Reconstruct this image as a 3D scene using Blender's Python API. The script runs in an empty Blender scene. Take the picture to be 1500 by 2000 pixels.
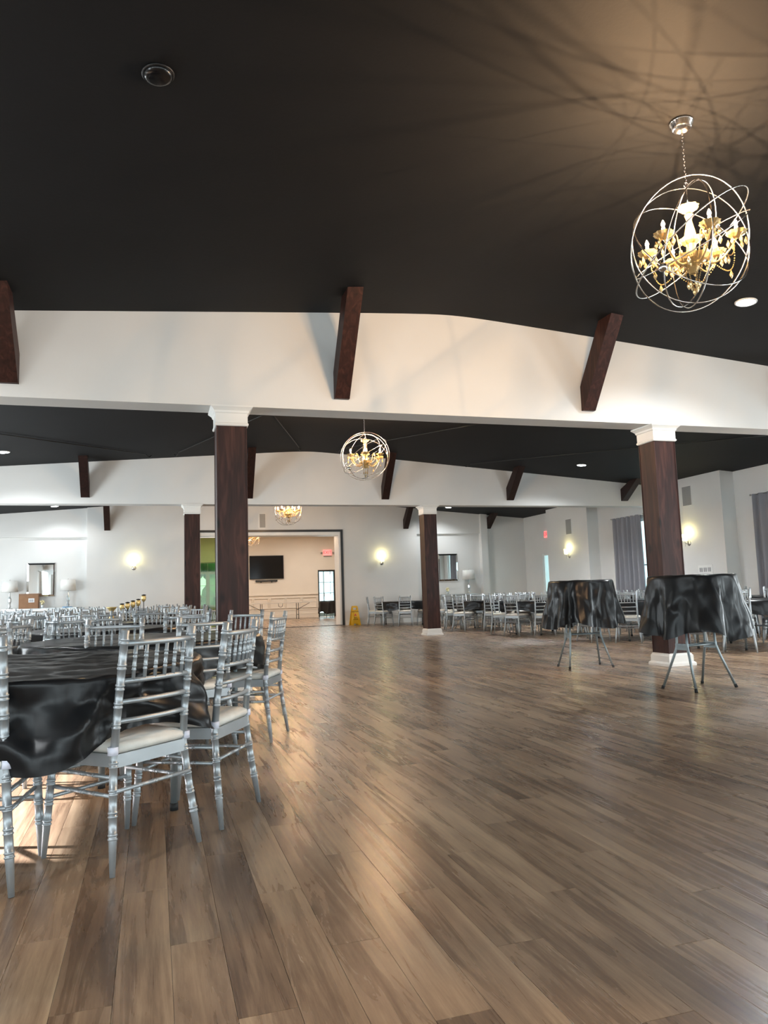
import bpy, math, random
from mathutils import Vector, Matrix, noise
C = bpy.context.scene
COL = C.collection
PI = math.pi
R = random.Random(7)

# ---------------------------------------------------------------- camera
FPX = 1449.84
CR = ((0.9551279771, -0.2944348220, -0.0322286041),
      (-0.0012739130, -0.1128918754, 0.9936064621),
      (0.2961906894, 0.9489802738, 0.1082012729))
HC = 1.0274
cd = bpy.data.cameras.new('camera'); cam = bpy.data.objects.new('camera', cd); COL.objects.link(cam)
m = Matrix.Identity(4)
for i in range(3):
    m[i][0] = CR[0][i]; m[i][1] = CR[1][i]; m[i][2] = -CR[2][i]
m[2][3] = HC
cam.matrix_world = m
cd.sensor_fit = 'VERTICAL'; cd.sensor_height = 36.0; cd.lens = FPX / 2000 * 36.0
cd.clip_start = 0.05; cd.clip_end = 200
C.camera = cam

def project(x, y, z):
    d = (x, y, z - HC)
    w = sum(a * b for a, b in zip(d, CR[2]))
    if w < 0.05: return None
    return (750 + FPX * sum(a * b for a, b in zip(d, CR[0])) / w, 1000 - FPX * sum(a * b for a, b in zip(d, CR[1])) / w, w)

# ---------------------------------------------------------------- world, exposure, lights
w = bpy.data.worlds.new('sky'); C.world = w; w.use_nodes = True
bg = w.node_tree.nodes['Background']; bg.inputs[0].default_value = (0.72, 0.93, 1.0, 1); bg.inputs[1].default_value = 2.2
C.view_settings.view_transform = 'Standard'; C.view_settings.look = 'None'
C.view_settings.gamma = 1; C.view_settings.use_curve_mapping = False
C.view_settings.exposure = 0.14

def area(name, loc, direction, sx, sy, power, color):
    l = bpy.data.lights.new(name, 'AREA'); l.shape = 'RECTANGLE'; l.size = sx; l.size_y = sy
    l.energy = power; l.color = color
    o = bpy.data.objects.new(name, l); COL.objects.link(o); o.location = loc
    o.rotation_euler = Vector(direction).to_track_quat('-Z', 'Y').to_euler()
    return o
DAY = (0.86, 0.95, 1.0)
# daylight through the windows of the rear wall and the right wall outside the frame
for i, x in enumerate((-4.2, 0.2, 4.6, 9.0)):
    area('rear_window_daylight', (x, -7.7, 1.7), (0, 1, 0.05), 3.2, 2.6, 125, DAY)
for y in (-4.4, 0.9):  # left lamps are added fill before blocked openings, in place of daylight
    area('left_window_daylight', (-6.1, y, 1.6), (1, 0, 0.05), 2.2, 2.6, 130, DAY)
for y, e_ in ((12.2, 380), (17.8, 260), (22.0, 130)):
    area('left_window_daylight', (-6.1, y, 1.6), (1, 0, 0.05), 2.2, 2.6, e_, DAY)
for y in (-4.4, 1.1, 6.6):
    area('right_window_daylight', (12.7, y, 1.6), (-1, 0, 0.05), 1.9, 2.6, 200, DAY)
# low sun entering by the one unblocked opening of the left wall, falling under the nearest table
sl = bpy.data.lights.new('sun', 'SUN'); sl.energy = 48.0; sl.angle = 0.012; sl.color = (0.93, 0.93, 1.0)
so = bpy.data.objects.new('sun', sl); COL.objects.link(so); so.location = (-12, 9, 8)
so.rotation_euler = Vector((0.8814, -0.3251, -0.342)).to_track_quat('-Z', 'Y').to_euler()
# fill lamps added to brighten the next room, out of sight above its opening
for x, y in ((2.5, 28.0), (6.5, 28.0), (2.5, 32.0), (7.0, 32.0)):
    area('next_room_ceiling_panel', (x, y, 3.75), (0, 0, -1), 1.2, 1.2, 75, (1.0, 0.93, 0.84))

# ---------------------------------------------------------------- helpers
class MB:
    def __init__(s): s.v = []; s.f = []; s.sm = []
    def add(s, vs, fs, smooth=False):
        b = len(s.v); s.v += [tuple(q) for q in vs]
        s.f += [tuple(b + i for i in f) for f in fs]; s.sm += [smooth] * len(fs)
        return s
    def box(s, x0, x1, y0, y1, z0, z1):
        return s.add([(x, y, z) for z in (z0, z1) for y in (y0, y1) for x in (x0, x1)],
                     [(0, 2, 3, 1), (4, 5, 7, 6), (0, 1, 5, 4), (2, 6, 7, 3), (0, 4, 6, 2), (1, 3, 7, 5)])
    def prism(s, poly, axis, a, b):
        # poly: 2D points; axis 'x': (y,z) ; 'y': (x,z) ; 'z': (x,y)
        def P(q, t):
            return {'x': (t, q[0], q[1]), 'y': (q[0], t, q[1]), 'z': (q[0], q[1], t)}[axis]
        n = len(poly)
        return s.add([P(q, a) for q in poly] + [P(q, b) for q in poly],
                     [tuple(range(n))[::-1], tuple(range(n, 2 * n))] + [(i, (i + 1) % n, n + (i + 1) % n, n + i) for i in range(n)])
    def tube(s, path, r, n=8, closed=False, caps=True, smooth=True):
        path = [Vector(q) for q in path]; k = len(path)
        rad = r if isinstance(r, (list, tuple)) else [r] * k
        vs = []; up = None
        for i in range(k):
            if closed: t = path[(i + 1) % k] - path[i - 1]
            else: t = path[min(i + 1, k - 1)] - path[max(i - 1, 0)]
            if t.length < 1e-9: t = Vector((0, 0, 1))
            t.normalize()
            if up is None:
                up = Vector((0, 0, 1)) if abs(t.z) < 0.9 else Vector((0, 1, 0))
            up = (up - t * up.dot(t))
            if up.length < 1e-6: up = t.orthogonal()
            up.normalize(); sd = t.cross(up)
            for j in range(n):
                a = 2 * PI * j / n
                vs.append(path[i] + (up * math.cos(a) + sd * math.sin(a)) * rad[i])
        fs = []
        for i in range(k if closed else k - 1):
            i2 = (i + 1) % k
            for j in range(n):
                fs.append((i * n + j, i * n + (j + 1) % n, i2 * n + (j + 1) % n, i2 * n + j))
        s.add(vs, fs, smooth)
        if caps and not closed:
            b = len(s.v) - k * n
            s.f.append(tuple(b + j for j in range(n))[::-1]); s.sm.append(False)
            s.f.append(tuple(b + (k - 1) * n + j for j in range(n))); s.sm.append(False)
        return s
    def lathe(s, prof, n=24, o=(0, 0, 0), smooth=True):
        vs = []; fs = []
        for (r, z) in prof:
            for j in range(n):
                a = 2 * PI * j / n; vs.append((o[0] + r * math.cos(a), o[1] + r * math.sin(a), o[2] + z))
        for i in range(len(prof) - 1):
            for j in range(n):
                fs.append((i * n + j, i * n + (j + 1) % n, (i + 1) * n + (j + 1) % n, (i + 1) * n + j))
        fs.append(tuple(range(n))[::-1]); fs.append(tuple((len(prof) - 1) * n + j for j in range(n)))
        return s.add(vs, fs, smooth)
    def mesh(s, name, mat):
        me = bpy.data.meshes.new(name); me.from_pydata(s.v, [], s.f)
        me.polygons.foreach_set('use_smooth', s.sm); me.materials.append(mat); me.update()
        return me
    def build(s, name, mat, parent=None, loc=(0, 0, 0), rz=0.0, rot=None):
        return obj(name, s.mesh(name, mat), parent, loc, rz, rot)

def obj(name, me, parent=None, loc=(0, 0, 0), rz=0.0, rot=None):
    o = bpy.data.objects.new(name, me); COL.objects.link(o)
    o.location = loc; o.rotation_euler = rot if rot else (0, 0, rz)
    if parent: o.parent = parent
    return o
def thing(name, label, cat, loc=(0, 0, 0), rz=0.0, group=None, rot=None):
    o = obj(name, None, None, loc, rz, rot); o.empty_display_size = 0.1
    return tag(o, label, cat, group)
def tag(o, label=None, cat=None, group=None, kind=None):
    if label: o['label'] = label
    if cat: o['category'] = cat
    if group: o['group'] = group
    if kind: o['kind'] = kind
    return o
def struct(o): o['kind'] = 'structure'; return o
def dup(root, loc, rz, label, group=None):
    kids = list(root.children)
    r = root.copy(); COL.objects.link(r); r.location = loc; r.rotation_euler = (0, 0, rz); r['label'] = label
    if group: r['group'] = group
    for c in kids:
        q = c.copy(); COL.objects.link(q); q.parent = r
        for g in c.children:
            h = g.copy(); COL.objects.link(h); h.parent = q
    return r

# ---------------------------------------------------------------- materials
def mat(name, col, rough=0.5, metal=0.0, emit=None, estr=0.0, var=0.0, vscale=8.0, bump=0.0, bscale=60.0, spec=0.5, trans=0.0, alpha=1.0, coat=0.0, stretch=(1, 1, 1)):
    mt = bpy.data.materials.new(name); mt.use_nodes = True; nt = mt.node_tree
    b = nt.nodes['Principled BSDF']
    b.inputs['Base Color'].default_value = (*col, 1); b.inputs['Roughness'].default_value = rough
    b.inputs['Metallic'].default_value = metal; b.inputs['Specular IOR Level'].default_value = spec
    b.inputs['Transmission Weight'].default_value = trans; b.inputs['Alpha'].default_value = alpha
    b.inputs['Coat Weight'].default_value = coat
    if emit: b.inputs['Emission Color'].default_value = (*emit, 1); b.inputs['Emission Strength'].default_value = estr
    tc = nt.nodes.new('ShaderNodeTexCoord'); mp = nt.nodes.new('ShaderNodeMapping'); nt.links.new(tc.outputs['Object'], mp.inputs[0]); mp.inputs['Scale'].default_value = stretch
    nz = nt.nodes.new('ShaderNodeTexNoise'); nz.inputs['Scale'].default_value = vscale; nz.inputs['Detail'].default_value = 4
    nt.links.new(mp.outputs[0], nz.inputs['Vector'])
    if var > 0:
        rp = nt.nodes.new('ShaderNodeValToRGB')
        rp.color_ramp.elements[0].position = 0.3; rp.color_ramp.elements[1].position = 0.7
        rp.color_ramp.elements[0].color = (*[c * (1 - var) for c in col], 1); rp.color_ramp.elements[1].color = (*[min(1, c * (1 + var)) for c in col], 1)
        nt.links.new(nz.outputs[0], rp.inputs[0]); nt.links.new(rp.outputs[0], b.inputs['Base Color'])
    if bump > 0:
        n2 = nt.nodes.new('ShaderNodeTexNoise'); n2.inputs['Scale'].default_value = bscale; n2.inputs['Detail'].default_value = 5
        nt.links.new(mp.outputs[0], n2.inputs['Vector'])
        bp = nt.nodes.new('ShaderNodeBump'); bp.inputs['Strength'].default_value = bump; bp.inputs['Distance'].default_value = 0.02
        nt.links.new(n2.outputs[0], bp.inputs['Height']); nt.links.new(bp.outputs[0], b.inputs['Normal'])
    return mt

M_wall = mat('wall_paint', (0.72, 0.72, 0.70), 0.6, var=0.02, vscale=1.5, bump=0.03, bscale=90)
M_wall2 = mat('beige_wall_paint', (0.72, 0.66, 0.58), 0.6, var=0.02, vscale=1.5)
M_trim = mat('white_trim_paint', (0.80, 0.80, 0.77), 0.4, var=0.01)
M_ceil = mat('black_ceiling_paint', (0.0076, 0.0084, 0.0098), 0.7, var=0.08, vscale=2, bump=0.05, bscale=30, spec=0.2)
M_black = mat('black_trim', (0.012, 0.012, 0.012), 0.4, var=0.1)
M_silver = mat('silver_paint', (0.40, 0.435, 0.455), 0.42, metal=0.6, var=0.06, vscale=12, bump=0.02)
M_cushion = mat('ivory_cushion', (0.78, 0.76, 0.70), 0.8, var=0.05, vscale=20, bump=0.08, bscale=120)
M_tie = mat('lilac_white_tie', (0.70, 0.72, 0.82), 0.7, var=0.03)
M_rubber = mat('black_rubber', (0.01, 0.01, 0.01), 0.7)
M_greyleg = mat('grey_steel', (0.26, 0.30, 0.31), 0.4, metal=0.6, var=0.05)
M_chrome = mat('chrome', (0.75, 0.74, 0.72), 0.16, metal=1.0, var=0.03)
M_nickel = mat('brushed_nickel', (0.55, 0.53, 0.50), 0.3, metal=1.0, var=0.05)
M_plywood = mat('plywood', (0.3, 0.2, 0.1), 0.7, var=0.2)
M_mirror = mat('mirror_glass', (0.88, 0.9, 0.9), 0.02, metal=1.0)
M_darkframe = mat('dark_bevel_frame', (0.05, 0.05, 0.05), 0.2, metal=0.4)
M_shade = mat('white_lamp_shade', (0.80, 0.80, 0.77), 0.8, bump=0.05, bscale=200)
M_glasslamp = mat('crystal_lamp_glass', (0.7, 0.76, 0.78), 0.08, metal=0.45, spec=0.8)
M_card = mat('brown_cardboard', (0.28, 0.15, 0.08), 0.8, var=0.08)
M_paper = mat('white_paper', (0.75, 0.76, 0.78), 0.7)
M_flower = mat('cream_petals', (0.82, 0.75, 0.48), 0.8, var=0.15, vscale=30)
M_blue = mat('blue_plastic', (0.10, 0.32, 0.62), 0.4)
M_tv = mat('black_screen', (0.003, 0.003, 0.004), 0.12, spec=0.3)
M_yellow = mat('yellow_plastic', (0.75, 0.42, 0.01), 0.45, var=0.05)
M_ink = mat('black_print', (0.01, 0.008, 0.005), 0.6)
M_greyink = mat('grey_print', (0.22, 0.23, 0.24), 0.6)
M_gold = mat('gold_finish', (0.80, 0.60, 0.26), 0.35, metal=0.5, var=0.1)
M_grille = mat('speaker_grille', (0.33, 0.33, 0.32), 0.6, metal=0.2, var=0.15, vscale=150)
M_curtain = mat('grey_satin_curtain', (0.20, 0.20, 0.225), 0.42, var=0.12, vscale=6, stretch=(1, 1, 0.1))
M_table = mat('folding_table_top', (0.55, 0.53, 0.5), 0.5, var=0.04)
M_exit = mat('exit_sign_face', (0.8, 0.5, 0.5), 0.5, emit=(1.0, 0.12, 0.12), estr=1.3)
M_exitw = mat('exit_sign_letters', (0.9, 0.1, 0.1), 0.5, emit=(0.75, 0.01, 0.02), estr=0.9)
M_white = mat('white_plastic', (0.8, 0.8, 0.78), 0.4)
M_leaf = mat('garden_foliage', (0.022, 0.085, 0.012), 0.7, var=0.4, vscale=3)
M_grass = mat('outdoor_paving', (0.55, 0.58, 0.58), 0.8, var=0.1)
M_can = mat('recessed_light_lens', (1, 1, 1), 0.5, emit=(0.93, 0.98, 1.0), estr=22.0)
M_bulb = mat('candle_bulb', (1, 0.8, 0.5), 0.4, emit=(1.0, 0.62, 0.28), estr=26.0, alpha=0.45)
M_sconce = mat('sconce_shade', (1, 0.95, 0.8), 0.6, emit=(1.0, 0.90, 0.45), estr=5.0)
M_crystal = mat('crystal', (0.60, 0.43, 0.19), 0.12, metal=0.45, spec=0.9, emit=(1.0, 0.75, 0.35), estr=0.0)
M_flame = M_bulb

def glass(name, col, rough=0.0):
    mt = bpy.data.materials.new(name); mt.use_nodes = True; nt = mt.node_tree
    nt.nodes.clear()
    out = nt.nodes.new('ShaderNodeOutputMaterial'); mx = nt.nodes.new('ShaderNodeMixShader'); mx.inputs[0].default_value = 0.025
    t = nt.nodes.new('ShaderNodeBsdfTransparent'); t.inputs[0].default_value = (*col, 1)
    g = nt.nodes.new('ShaderNodeBsdfGlossy'); g.inputs['Roughness'].default_value = 0.03
    nt.links.new(t.outputs[0], mx.inputs[1]); nt.links.new(g.outputs[0], mx.inputs[2]); nt.links.new(mx.outputs[0], out.inputs[0])
    return mt
M_glass = glass('window_glass', (0.9, 0.98, 0.98)); M_greenglass = glass('green_tinted_glass', (0.60, 0.72, 0.48))

def plastic_mat():
    mt = bpy.data.materials.new('black_plastic_sheet'); mt.use_nodes = True; nt = mt.node_tree; b = nt.nodes['Principled BSDF']
    b.inputs['Base Color'].default_value = (0.009, 0.0095, 0.0105, 1); b.inputs['Roughness'].default_value = 0.31; b.inputs['Specular IOR Level'].default_value = 0.28
    tc = nt.nodes.new('ShaderNodeTexCoord')
    vo = nt.nodes.new('ShaderNodeTexVoronoi'); vo.feature = 'DISTANCE_TO_EDGE'; vo.inputs['Scale'].default_value = 3.0
    nz = nt.nodes.new('ShaderNodeTexNoise'); nz.inputs['Scale'].default_value = 3.0; nz.inputs['Detail'].default_value = 3; nz.inputs['Distortion'].default_value = 0.4
    nt.links.new(tc.outputs['Object'], nz.inputs['Vector'])
    mxv = nt.nodes.new('ShaderNodeVectorMath'); mxv.operation = 'MULTIPLY_ADD'; mxv.inputs[1].default_value = (0.35, 0.35, 0.35)
    nt.links.new(nz.outputs['Color'], mxv.inputs[0]); nt.links.new(tc.outputs['Object'], mxv.inputs[2]); nt.links.new(mxv.outputs[0], vo.inputs['Vector'])
    ad = nt.nodes.new('ShaderNodeMath'); ad.operation = 'MULTIPLY_ADD'; ad.inputs[1].default_value = 0.5
    nt.links.new(vo.outputs['Distance'], ad.inputs[0]); nt.links.new(nz.outputs[0], ad.inputs[2])
    bp = nt.nodes.new('ShaderNodeBump'); bp.inputs['Strength'].default_value = 0.10; bp.inputs['Distance'].default_value = 0.01
    nt.links.new(ad.outputs[0], bp.inputs['Height']); nt.links.new(bp.outputs[0], b.inputs['Normal'])
    return mt
M_plastic = plastic_mat()

def column_mat(name, k_):
    mt = bpy.data.materials.new(name); mt.use_nodes = True; nt = mt.node_tree; b = nt.nodes['Principled BSDF']
    tc = nt.nodes.new('ShaderNodeTexCoord'); mp = nt.nodes.new('ShaderNodeMapping'); mp.inputs['Scale'].default_value = (9, 9, 0.9)
    nt.links.new(tc.outputs['Object'], mp.inputs[0])
    nz = nt.nodes.new('ShaderNodeTexNoise'); nz.inputs['Scale'].default_value = 1.6; nz.inputs['Detail'].default_value = 8; nz.inputs['Distortion'].default_value = 1.6
    nt.links.new(mp.outputs[0], nz.inputs['Vector'])
    rp = nt.nodes.new('ShaderNodeValToRGB'); e = rp.color_ramp.elements
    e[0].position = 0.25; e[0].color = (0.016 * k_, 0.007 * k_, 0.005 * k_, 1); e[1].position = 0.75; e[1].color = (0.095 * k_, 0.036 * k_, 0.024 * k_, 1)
    k = e.new(0.5); k.color = (0.045 * k_, 0.015 * k_, 0.011 * k_, 1)
    nt.links.new(nz.outputs[0], rp.inputs[0])
    vo = nt.nodes.new('ShaderNodeTexVoronoi'); vo.inputs['Scale'].default_value = 1.0
    mp2 = nt.nodes.new('ShaderNodeMapping'); mp2.inputs['Scale'].default_value = (3.1, 3.1, 1.5); nt.links.new(tc.outputs['Object'], mp2.inputs[0]); nt.links.new(mp2.outputs[0], vo.inputs['Vector'])
    r2 = nt.nodes.new('ShaderNodeValToRGB'); r2.color_ramp.elements[0].position = 0.05; r2.color_ramp.elements[0].color = (0.12, 0.12, 0.12, 1); r2.color_ramp.elements[1].position = 0.14; r2.color_ramp.elements[1].color = (1, 1, 1, 1)
    nt.links.new(vo.outputs['Distance'], r2.inputs[0])
    mx = nt.nodes.new('ShaderNodeMix'); mx.data_type = 'RGBA'; mx.blend_type = 'MULTIPLY'; mx.inputs[0].default_value = 1
    nt.links.new(rp.outputs[0], mx.inputs[6]); nt.links.new(r2.outputs[0], mx.inputs[7]); nt.links.new(mx.outputs[2], b.inputs['Base Color'])
    b.inputs['Roughness'].default_value = 0.5; b.inputs['Specular IOR Level'].default_value = 0.3
    bp = nt.nodes.new('ShaderNodeBump'); bp.inputs['Strength'].default_value = 0.15; nt.links.new(nz.outputs[0], bp.inputs['Height']); nt.links.new(bp.outputs[0], b.inputs['Normal'])
    return mt
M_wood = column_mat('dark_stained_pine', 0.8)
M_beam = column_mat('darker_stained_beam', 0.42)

PW = 0.15; PL = 1.22; GR = 0.381966
def floor_mat():
    mt = bpy.data.materials.new('oak_plank_floor'); mt.use_nodes = True; nt = mt.node_tree; b = nt.nodes['Principled BSDF']; N = nt.nodes.new; L = nt.links.new
    geo = N('ShaderNodeNewGeometry'); sp = N('ShaderNodeSeparateXYZ'); L(geo.outputs['Position'], sp.inputs[0])
    def M(op, a, bb=None, c=None):
        n = N('ShaderNodeMath'); n.operation = op
        for i, q in enumerate((a, bb, c)):
            if q is None: continue
            if isinstance(q, (int, float)): n.inputs[i].default_value = q
            else: L(q, n.inputs[i])
        return n.outputs[0]
    xs = M('DIVIDE', M('SUBTRACT', sp.outputs[0], 0.05), PW); row = M('FLOOR', xs)
    off = M('FRACT', M('MULTIPLY', row, GR))
    ys = M('ADD', M('DIVIDE', sp.outputs[1], PL), off); coln = M('FLOOR', ys)
    cb = N('ShaderNodeCombineXYZ'); L(row, cb.inputs[0]); L(coln, cb.inputs[1])
    wn = N('ShaderNodeTexWhiteNoise'); wn.noise_dimensions = '3D'; L(cb.outputs[0], wn.inputs['Vector'])
    # grain coordinates, shifted plank by plank
    sc = N('ShaderNodeVectorMath'); sc.operation = 'MULTIPLY_ADD'; sc.inputs[1].default_value = (40, 40, 40); L(wn.outputs['Color'], sc.inputs[0])
    st = N('ShaderNodeVectorMath'); st.operation = 'MULTIPLY'; st.inputs[1].default_value = (15, 0.9, 1); L(geo.outputs['Position'], st.inputs[0]); L(st.outputs[0], sc.inputs[2])
    n1 = N('ShaderNodeTexNoise'); n1.inputs['Scale'].default_value = 0.8; n1.inputs['Detail'].default_value = 6; n1.inputs['Distortion'].default_value = 1.0; n1.inputs['Roughness'].default_value = 0.6; L(sc.outputs[0], n1.inputs['Vector'])
    n2 = N('ShaderNodeTexNoise'); n2.inputs['Scale'].default_value = 6.0; n2.inputs['Detail'].default_value = 6; n2.inputs['Roughness'].default_value = 0.75; L(sc.outputs[0], n2.inputs['Vector'])
    n3 = N('ShaderNodeTexNoise'); n3.inputs['Scale'].default_value = 0.9; n3.inputs['Detail'].default_value = 2
    st3 = N('ShaderNodeVectorMath'); st3.operation = 'MULTIPLY'; st3.inputs[1].default_value = (3.0, 1.2, 1); L(geo.outputs['Position'], st3.inputs[0]); 
    ad3 = N('ShaderNodeVectorMath'); ad3.operation = 'MULTIPLY_ADD'; ad3.inputs[1].default_value = (30, 30, 30); L(wn.outputs['Color'], ad3.inputs[0]); L(st3.outputs[0], ad3.inputs[2]); L(ad3.outputs[0], n3.inputs['Vector'])
    f = M('ADD', M('MULTIPLY', n1.outputs[0], 0.85), M('MULTIPLY', n2.outputs[0], 0.40))
    f = M('ADD', f, M('MULTIPLY', M('SUBTRACT', wn.outputs['Value'], 0.5), 0.13))
    f = M('ADD', f, M('MULTIPLY', M('SUBTRACT', n3.outputs[0], 0.5), 0.5))
    rp = N('ShaderNodeValToRGB'); e = rp.color_ramp.elements
    e[0].position = 0.30; e[0].color = (0.076, 0.044, 0.026, 1); e[1].position = 0.92; e[1].color = (0.53, 0.385, 0.245, 1)
    k = e.new(0.50); k.color = (0.155, 0.095, 0.058, 1); k = e.new(0.66); k.color = (0.300, 0.200, 0.124, 1)
    L(f, rp.inputs[0])
    # knots
    vo = N('ShaderNodeTexVoronoi'); vo.inputs['Scale'].default_value = 1.0
    st4 = N('ShaderNodeVectorMath'); st4.operation = 'MULTIPLY'; st4.inputs[1].default_value = (3.4, 1.5, 0); L(geo.outputs['Position'], st4.inputs[0]); L(st4.outputs[0], vo.inputs['Vector'])
    r2 = N('ShaderNodeValToRGB'); r2.color_ramp.elements[0].position = 0.015; r2.color_ramp.elements[0].color = (0.30, 0.27, 0.25, 1); r2.color_ramp.elements[1].position = 0.09; r2.color_ramp.elements[1].color = (1, 1, 1, 1)
    L(vo.outputs['Distance'], r2.inputs[0])
    mx = N('ShaderNodeMix'); mx.data_type = 'RGBA'; mx.blend_type = 'MULTIPLY'; mx.inputs[0].default_value = 1
    L(rp.outputs[0], mx.inputs[6]); L(r2.outputs[0], mx.inputs[7]); L(mx.outputs[2], b.inputs['Base Color'])
    L(M('ADD', M('MULTIPLY', n1.outputs[0], 0.04), 0.255), b.inputs['Roughness']); b.inputs['Specular IOR Level'].default_value = 0.6
    bp = N('ShaderNodeBump'); bp.inputs['Strength'].default_value = 0.05; bp.inputs['Distance'].default_value = 0.0012
    L(n1.outputs[0], bp.inputs['Height'])
    return mt
M_floor = floor_mat()

# ---------------------------------------------------------------- room shell
RX = 3.4; AP = 4.335; SL = 0.077
def cz(x): return AP - SL * math.sqrt((x - RX) ** 2 + 0.12)
XL, XR_, YB, YF = -6.4, 13.0, -8.0, 24.3
fl = struct(MB().box(-7, 13.6, -8.2, 35, -0.12, -0.012).build('floor', M_black))
# planks: laid along Y; the nearest 300 in view are objects, the rest one joined part
def plank_geo(mb, x0, x1, y0, y1):
    c = 0.0008
    mb.add([(x0, y0, -0.012), (x1, y0, -0.012), (x1, y1, -0.012), (x0, y1, -0.012),
            (x0, y0, -c), (x1, y0, -c), (x1, y1, -c), (x0, y1, -c),
            (x0 + c, y0 + c, 0), (x1 - c, y0 + c, 0), (x1 - c, y1 - c, 0), (x0 + c, y1 - c, 0)],
           [(0, 1, 5, 4), (1, 2, 6, 5), (2, 3, 7, 6), (3, 0, 4, 7), (4, 5, 9, 8), (5, 6, 10, 9), (6, 7, 11, 10), (7, 4, 8, 11), (8, 9, 10, 11)])
planks = []
for r in range(-43, 87):
    off = (r * GR) % 1.0; x0 = 0.05 + r * PW
    for c in range(-8, 30):
        y0 = (c - off) * PL
        if x0 < -6.4 or x0 > 13.0 or y0 > 34.6 or y0 < -8.2: continue
        if y0 > 24.6 and not (-1 < x0 < 10): continue
        planks.append((x0, y0))
vis = []
for q in planks:
    cx, cy = q[0] + PW / 2, q[1] + PL / 2
    ok = False
    for (ax, ay) in ((cx, cy), (cx, cy - 0.6), (cx, cy + 0.6)):
        pr = project(ax, ay, 0)
        if pr and -10 < pr[0] < 1510 and pr[1] < 2010: ok = True
    if ok: vis.append((math.hypot(cx, cy), q))
vis.sort(); near = [q for d, q in vis[:300]]; nset = set(near)
pm = MB(); plank_geo(pm, 0.0004, PW - 0.0004, 0.0004, PL - 0.0004); pmesh = pm.mesh('plank', M_floor)
for q in near: obj('plank', pmesh, fl, (q[0], q[1], 0))
rest = MB()
for q in planks:
    if q not in nset: plank_geo(rest, q[0] + 0.0004, q[0] + PW - 0.0004, q[1] + 0.0004, q[1] + PL - 0.0004)
tag(rest.build('far_planks', M_floor, fl), kind='stuff')

# ceiling (vaulted with a rounded ridge)
xs = [XL - 0.2 + i * (XR_ + 0.6 - XL) / 60 for i in range(61)] + [RX + d for d in (-1, -.7, -.5, -.35, -.2, -.1, 0, .1, .2, .35, .5, .7, 1)]
xs = sorted(xs)
poly = [(x, cz(x)) for x in xs] + [(xs[-1], 4.7), (xs[0], 4.7)]
cm = MB().prism(poly, 'y', YB, 24.75); struct(cm.build('ceiling', M_ceil))

def header(name, y0, y1, zb=3.08):
    pts = [x for x in xs if XL <= x <= XR_]
    poly = [(XL, zb), (XR_, zb)] + [(x, cz(x) + 0.05) for x in reversed(pts)]
    return struct(MB().prism(poly, 'y', y0, y1).build(name, M_wall))
header('wall_near_header', 7.95, 8.29); header('wall_far_header', 16.55, 16.89); header('wall_rear_header', -0.65, -0.31)

def wall_poly_y(mb, x0, x1, y0, y1, z0=0.0, z1=None):
    # wall slab facing -Y, its top following the ceiling when z1 is None
    if z1 is not None: return mb.box(x0, x1, y0, y1, z0, z1)
    n = max(2, int((x1 - x0) / 0.3)); pts = [x0 + (x1 - x0) * i / n for i in range(n + 1)]
    return mb.prism([(x0, z0), (x1, z0)] + [(x, cz(x) + 0.06) for x in reversed(pts)], 'y', y0, y1)
OX0, OX1, OZ = 1.32, 6.06, 3.15
bw = MB()
wall_poly_y(bw, -1.95, OX0, 24.3, 24.62); wall_poly_y(bw, OX1, 8.75, 24.3, 24.62); wall_poly_y(bw, OX0, OX1, 24.3, 24.62, OZ)
wall_poly_y(bw, -6.4, -1.95, 24.42, 24.7, 3.02); wall_poly_y(bw, 8.75, 11.2, 24.42, 24.7, 3.04)
bw.box(-6.4, -1.95, 24.52, 24.7, 0, 3.02); bw.box(8.75, 11.2, 24.52, 24.7, 0, 3.04)
wall_poly_y(bw, 11.2, 11.45, 24.3, 24.7); wall_poly_y(bw, 11.45, 13.3, 24.46, 24.7)
struct(bw.build('wall_back', M_wall))
bb = MB()
for (a, b_, y) in ((-6.4, -1.95, 24.52), (-1.95, OX0, 24.3), (OX1 + .06, 8.75, 24.3), (8.75, 11.2, 24.52), (11.2, 11.45, 24.3), (11.45, 12.95, 24.46)):
    bb.box(a, b_, y - 0.018, y, 0, 0.12); bb.box(a, b_, y - 0.012, y, 0.12, 0.15)
struct(bb.build('baseboard_back', M_trim))
# black frame around the wide opening
tf = MB(); tf.box(OX1 - 0.04, OX1 + 0.03, 24.27, 24.34, 0, OZ + 0.05).box(OX0 - 0.03, OX0 + 0.04, 24.27, 24.34, 0, OZ + 0.05).box(OX0 + .04, OX1 - .04, 24.27, 24.34, OZ - 0.02, OZ + 0.05).box(OX0 + .04, OX1 - .04, 24.29, 24.37, 0.0005, 0.016)
struct(tf.build('trim_1', M_black))
jm = MB(); jm.box(OX1 - 0.10, OX1 - 0.001, 24.35, 25.0, 0, 3.14).box(OX0 + .001, OX0 + 0.1, 24.35, 25.0, 0, 3.14).box(OX0 + .1, OX1 - .1, 24.35, 25.0, 3.02, 3.14)
struct(jm.build('trim_2', M_trim))

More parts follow.
